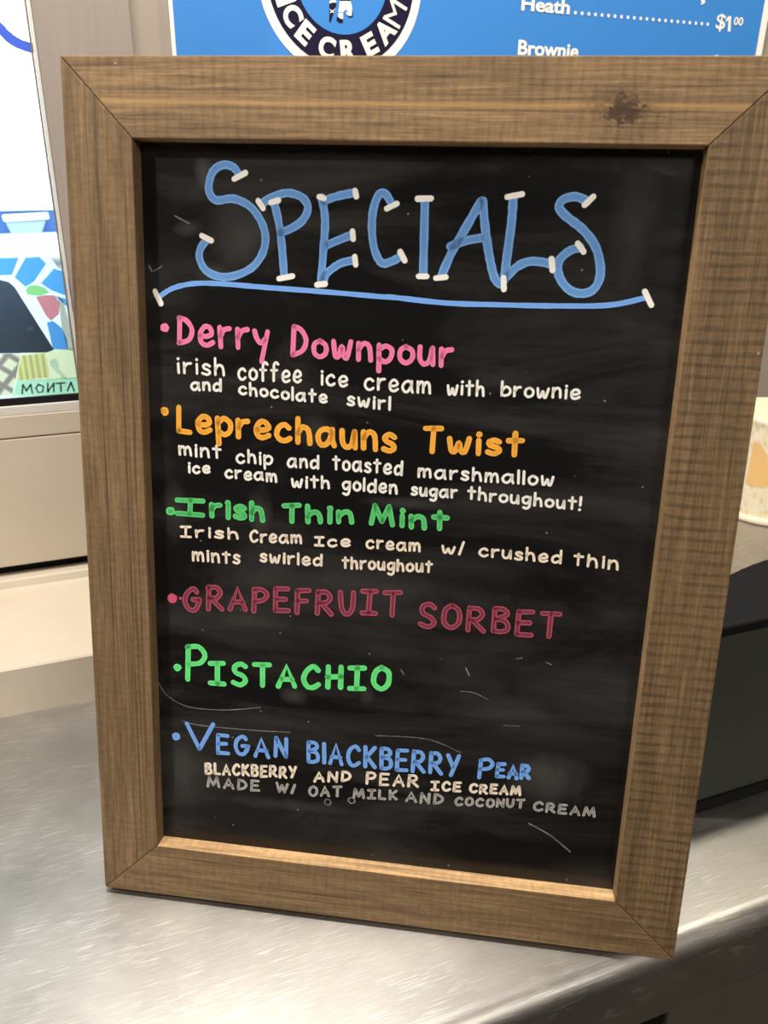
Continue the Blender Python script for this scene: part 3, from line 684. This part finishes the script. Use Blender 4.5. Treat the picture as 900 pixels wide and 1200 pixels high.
tub = thing('round_tub', 'cream dimpled round tub with tan patch at the right behind the machine', 'tub', (.972, .868, 0))
tm = mat('cream_dimpled', lin(240, 226, 190), 0.5); t = NT(tm)
v = t.coords((260, 260, 130)); vv = t.n('ShaderNodeTexVoronoi', Scale=0.6); t.l(v, vv.inputs['Vector'])
t.l(t.ramp(vv.outputs['Distance'], [(0.0, lin(225, 205, 160)), (0.5, lin(246, 236, 208))]), t.b.inputs['Base Color']); t.bump(vv.outputs['Distance'], 0.6, 0.002)
lathe('tub_body', [(.064, .006), (.066, .012), (.070, .14), (.071, .150), (.0725, .152), (.0725, .158), (.069, .160), (.067, .158), (.063, .02)], tm, tub)
lathe('tub_rim', [(.066, 0), (.0695, .001), (.071, .004), (.0705, .009), (.067, .011), (.065, .011)], mat('cream_rim', lin(238, 226, 200), 0.35), tub)
bm = bmesh.new(); n = 10; A0, A1 = math.radians(196), math.radians(226)
rows = []
for z, q0, q1 in ((.058, A0, A1-.12), (.074, A0, A1), (.095, A0, A1-.02), (.112, A0, A1-.25), (.124, A0, A0+.12)):
    r = .0706+(.004*(z-.012)/.128) - .0042+.0002
    rows.append([bm.verts.new(((.0664+.004*(z-.012)/.128)*math.cos(q0+(q1-q0)*k/n)*1.004, (.0664+.004*(z-.012)/.128)*math.sin(q0+(q1-q0)*k/n)*1.004, z)) for k in range(n+1)])
for p_, q_ in zip(rows, rows[1:]):
    for k in range(n): bm.faces.new((p_[k], p_[k+1], q_[k+1], q_[k]))
finish('tan_patch', bm, mat('tan_print', lin(240, 196, 130), 0.5), tub)

# ------------------------------------------------------------------ outside the window
def translucent(name, col, pattern=None):
    m = mat(name, col, 0.6); t = NT(m)
    tl = t.n('ShaderNodeBsdfTranslucent'); ms = t.n('ShaderNodeMixShader'); ms.inputs[0].default_value = 0.85
    tl.inputs[0].default_value = col
    if pattern:
        c = pattern(t); t.l(c, t.b.inputs['Base Color']); t.l(c, tl.inputs[0])
    t.l(t.b.outputs[0], ms.inputs[1]); t.l(tl.outputs[0], ms.inputs[2]); t.l(ms.outputs[0], t.out.inputs[0]); return m
YQ = YP+.040
poster = thing('window_poster', 'colourful blue and yellow printed poster standing against the outside of the window', 'poster', (-.06, YQ, .256))
po = Vector(poster.location)
def pp(name, pts, m, lift, label=None, parent=poster, th=.0004):
    y = YQ-lift
    P = [(onY(a, b, y).x-po.x, y-po.y, onY(a, b, y).z-po.z) for a, b in pts]
    if th > .001: o = prism(name, P, (0, th, 0), m, parent)
    else:
        bm = bmesh.new(); bm.faces.new([bm.verts.new(p) for p in P]); o = finish(name, bm, m, parent)
    if label: o['label'] = label
    return o
T_blue = translucent('poster_blue', lin(104, 176, 246)); T_white = translucent('poster_white', lin(226, 238, 240)); T_yel = translucent('poster_yellow', lin(242, 228, 160))
pp('poster_sheet', [(-120, 302), (58, 300), (74, 322), (120, 330), (120, 466), (-120, 480)], T_white, -.001)
for q in ([(-60, 304), (22, 302), (14, 322), (-60, 326)], [(30, 302), (46, 301), (54, 309), (40, 330), (30, 336), (17, 325)], [(63, 315), (78, 319), (86, 350), (60, 340), (48, 332)], [(64, 347), (86, 352), (86, 366), (70, 352)]):
    pp('blue_panel', q, T_blue, .001)
pp('green_scoop', [(30, 340), (34, 335), (42, 334), (52, 337), (58, 343), (46, 347), (32, 345)], translucent('poster_green', lin(158, 222, 148)), .0014)
pp('pink_scoop', [(42, 348), (52, 346), (64, 346), (70, 355), (69, 368), (60, 376), (54, 370)], translucent('poster_pink', lin(232, 140, 152)), .0014)
pp('blue_scoop', [(55, 378), (62, 376), (72, 384), (78, 396), (80, 410), (62, 409)], translucent('poster_mid_blue', lin(98, 160, 226)), .0014)
pp('tan_strip', [(68, 346), (74, 352), (88, 405), (88, 412), (79, 410), (72, 382)], translucent('poster_tan', lin(206, 196, 184)), .0012)
def stripes(t):
    wv = t.n('ShaderNodeTexWave', Scale=52.0); t.l(t.coords((1, 0, 0.12)), wv.inputs['Vector'])
    return t.ramp(wv.outputs['Fac'], [(0.3, lin(224, 208, 158)), (0.6, lin(250, 243, 206))])
pp('yellow_panel', [(22, 416), (95, 406), (95, 444), (18, 446)], translucent('poster_pale_yellow', lin(252, 243, 204)), .001)
pp('striped_block', [(25, 417), (54, 414), (58, 442), (20, 446)], translucent('poster_stripes', lin(230, 220, 150), stripes), .0014)
pp('white_star', [(58, 424), (62, 420), (66, 421), (70, 428), (68, 432), (78, 442), (74, 444), (64, 434), (60, 430)], T_white, .0014)
def waffle(t):
    w1 = t.n('ShaderNodeTexWave', Scale=20.0); t.l(t.coords((1, 0, 1), rot=(0, 0.9, 0)), w1.inputs['Vector'])
    w2 = t.n('ShaderNodeTexWave', Scale=20.0); t.l(t.coords((1, 0, 1), rot=(0, -0.75, 0)), w2.inputs['Vector'])
    return t.ramp(t.math('MINIMUM', w1.outputs['Fac'], w2.outputs['Fac']), [(0.05, lin(160, 142, 140)), (0.25, lin(205, 186, 160)), (0.45, lin(248, 234, 206))])
pp('waffle_cone', [(-70, 417), (24, 414), (19, 440), (14, 463), (-70, 470)], translucent('poster_waffle', lin(220, 200, 170), waffle), .0018)
pp('mint_banner', [(20, 446), (95, 442), (95, 463), (14, 464)], translucent('poster_mint', lin(202, 236, 208)), .0014)
def onQ(px, py): p = onY(px, py, YQ-.0022); return (p.x-po.x, p.z-po.z)
bm = bmesh.new()
for s in ([(26, 461), (27, 451)], [(27, 451), (31, 458)], [(31, 458), (36, 450.5)], [(36, 450.5), (38, 460.5)],
          [(45, 450.5), (42, 455), (45, 460), (50, 459), (51, 453), (45, 450.5)],
          [(56, 459.5), (56, 449.5)], [(56, 459), (63, 449.5)], [(63, 459), (63, 449)], [(66, 449.5), (76, 448.5)], [(71, 449), (71.5, 458.5)], [(79, 458), (83, 448)], [(83, 448), (87, 458)]):
    ribbon(bm, [onQ(*p) for p in s], .0009, YQ-.0022-po.y)
finish('banner_lettering', bm, mat('banner_ink', lin(150, 176, 160), 0.6), poster)['label'] = 'blurred grey mirrored lettering'
T_navy = mat('poster_navy', lin(138, 152, 186), 0.6)
pp('navy_tub', [(-80, 330), (0, 328.5), (10, 331), (17, 337), (63, 410), (55, 413), (-80, 416)], T_navy, .006, 'dark navy tapered shape with a pale dot', th=.004)
pp('pale_dot', [(31, 385), (34, 382.5), (39, 383), (40, 386), (36, 388), (32, 387.5)], mat('pale_dot', lin(170, 180, 195), 0.6), .0066)

# a white and blue van parked far across the paving
YV = 13.0
van = thing('parked_van', 'white van with blue panels parked far outside the window', 'van', (onY(20, 270, YV).x, YV, -1.05)); vo_ = Vector(van.location)
def vp_(name, pts, m, dy, depth, off=0.02):
    y = YV+dy
    return prism(name, [(onY(a, b, y).x-vo_.x, y-vo_.y, max(onY(a, b, y).z-vo_.z, .02)) for a, b in pts], (0, depth, 0), m, van, off)
V_w = mat('van_white', lin(226, 234, 238), 0.3); V_b = mat('van_blue', lin(50, 92, 158), 0.35); V_g = mat('van_grey', lin(150, 164, 182), 0.4); V_gl = mat('van_glass', lin(190, 206, 210), 0.1)
vp_('bonnet', [(-75, 234), (112, 227), (114, 245), (-75, 249)], V_w, .0, 1.2)
vp_('windscreen', [(-75, 206), (58, 200), (70, 231), (-75, 234)], V_gl, .5, .3)
vp_('roof', [(-75, 192), (44, 186), (58, 201), (-75, 207)], V_w, .6, 2.5)
vp_('lower_body', [(-75, 248), (118, 242), (118, 275), (-75, 280)], V_b, .05, 1.6)
vp_('grille', [(6, 260), (54, 258), (48, 276), (14, 276)], V_g, -.05, .1)
vp_('grille_trim', [(2, 252), (56, 249), (58, 257), (4, 260)], V_w, -.1, .1)
vp_('bumper', [(-75, 278), (120, 272), (120, 283), (-75, 288)], V_w, -.25, .3)
for sx in (.05, .75):
    wb = lathe('wheel', [(.15, -.1), (.30, -.09), (.32, -.05), (.32, .05), (.30, .09), (.15, .1)], M_black, van, 24)
    wb.rotation_euler = (0, math.pi/2, 0); wb.location = (-.72 if sx < .5 else 1.12, .7, .32)

# ------------------------------------------------------------------ lamps in the ceiling, some of them added
em = bpy.data.materials.new('lamp_glow'); em.use_nodes = True
em.node_tree.nodes['Principled BSDF'].inputs['Emission Color'].default_value = (1, 0.9, 0.75, 1); em.node_tree.nodes['Principled BSDF'].inputs['Emission Strength'].default_value = 4
for p, r, lab in ((LAMP, .06, 'small round ceiling downlight straight above the chalkboard'), (RIGHT, .07, 'small round downlight added unseen above the right end of the counter'), (SIDE, .09, 'round ceiling downlight far to the left of the chalkboard')):
    d = thing('ceiling_downlight', lab, 'lamp', (p[0], p[1], ZC), 'ceiling downlights')
    lathe('lamp_housing', [(r*.7, -.058), (r*1.2, -.06), (r*1.2, 0), (r*.7, 0)], M_alu, d, 32)
    lathe('lamp_lens', [(r*.68, -.0605), (r*.68, -.059)], em, d, 32)
for p, lab in zip(FILL_PANELS, ('square fill light added unseen behind the camera',)):
    d = thing('fill_panel', lab, 'lamp', (p[0], p[1], ZC))
    box('fill_frame', (-.3, -.3, -.04), (.3, .3, 0), M_alu, d, .004)
    box('fill_diffuser', (-.275, -.275, -.0425), (.275, .275, -.0402), em, d)
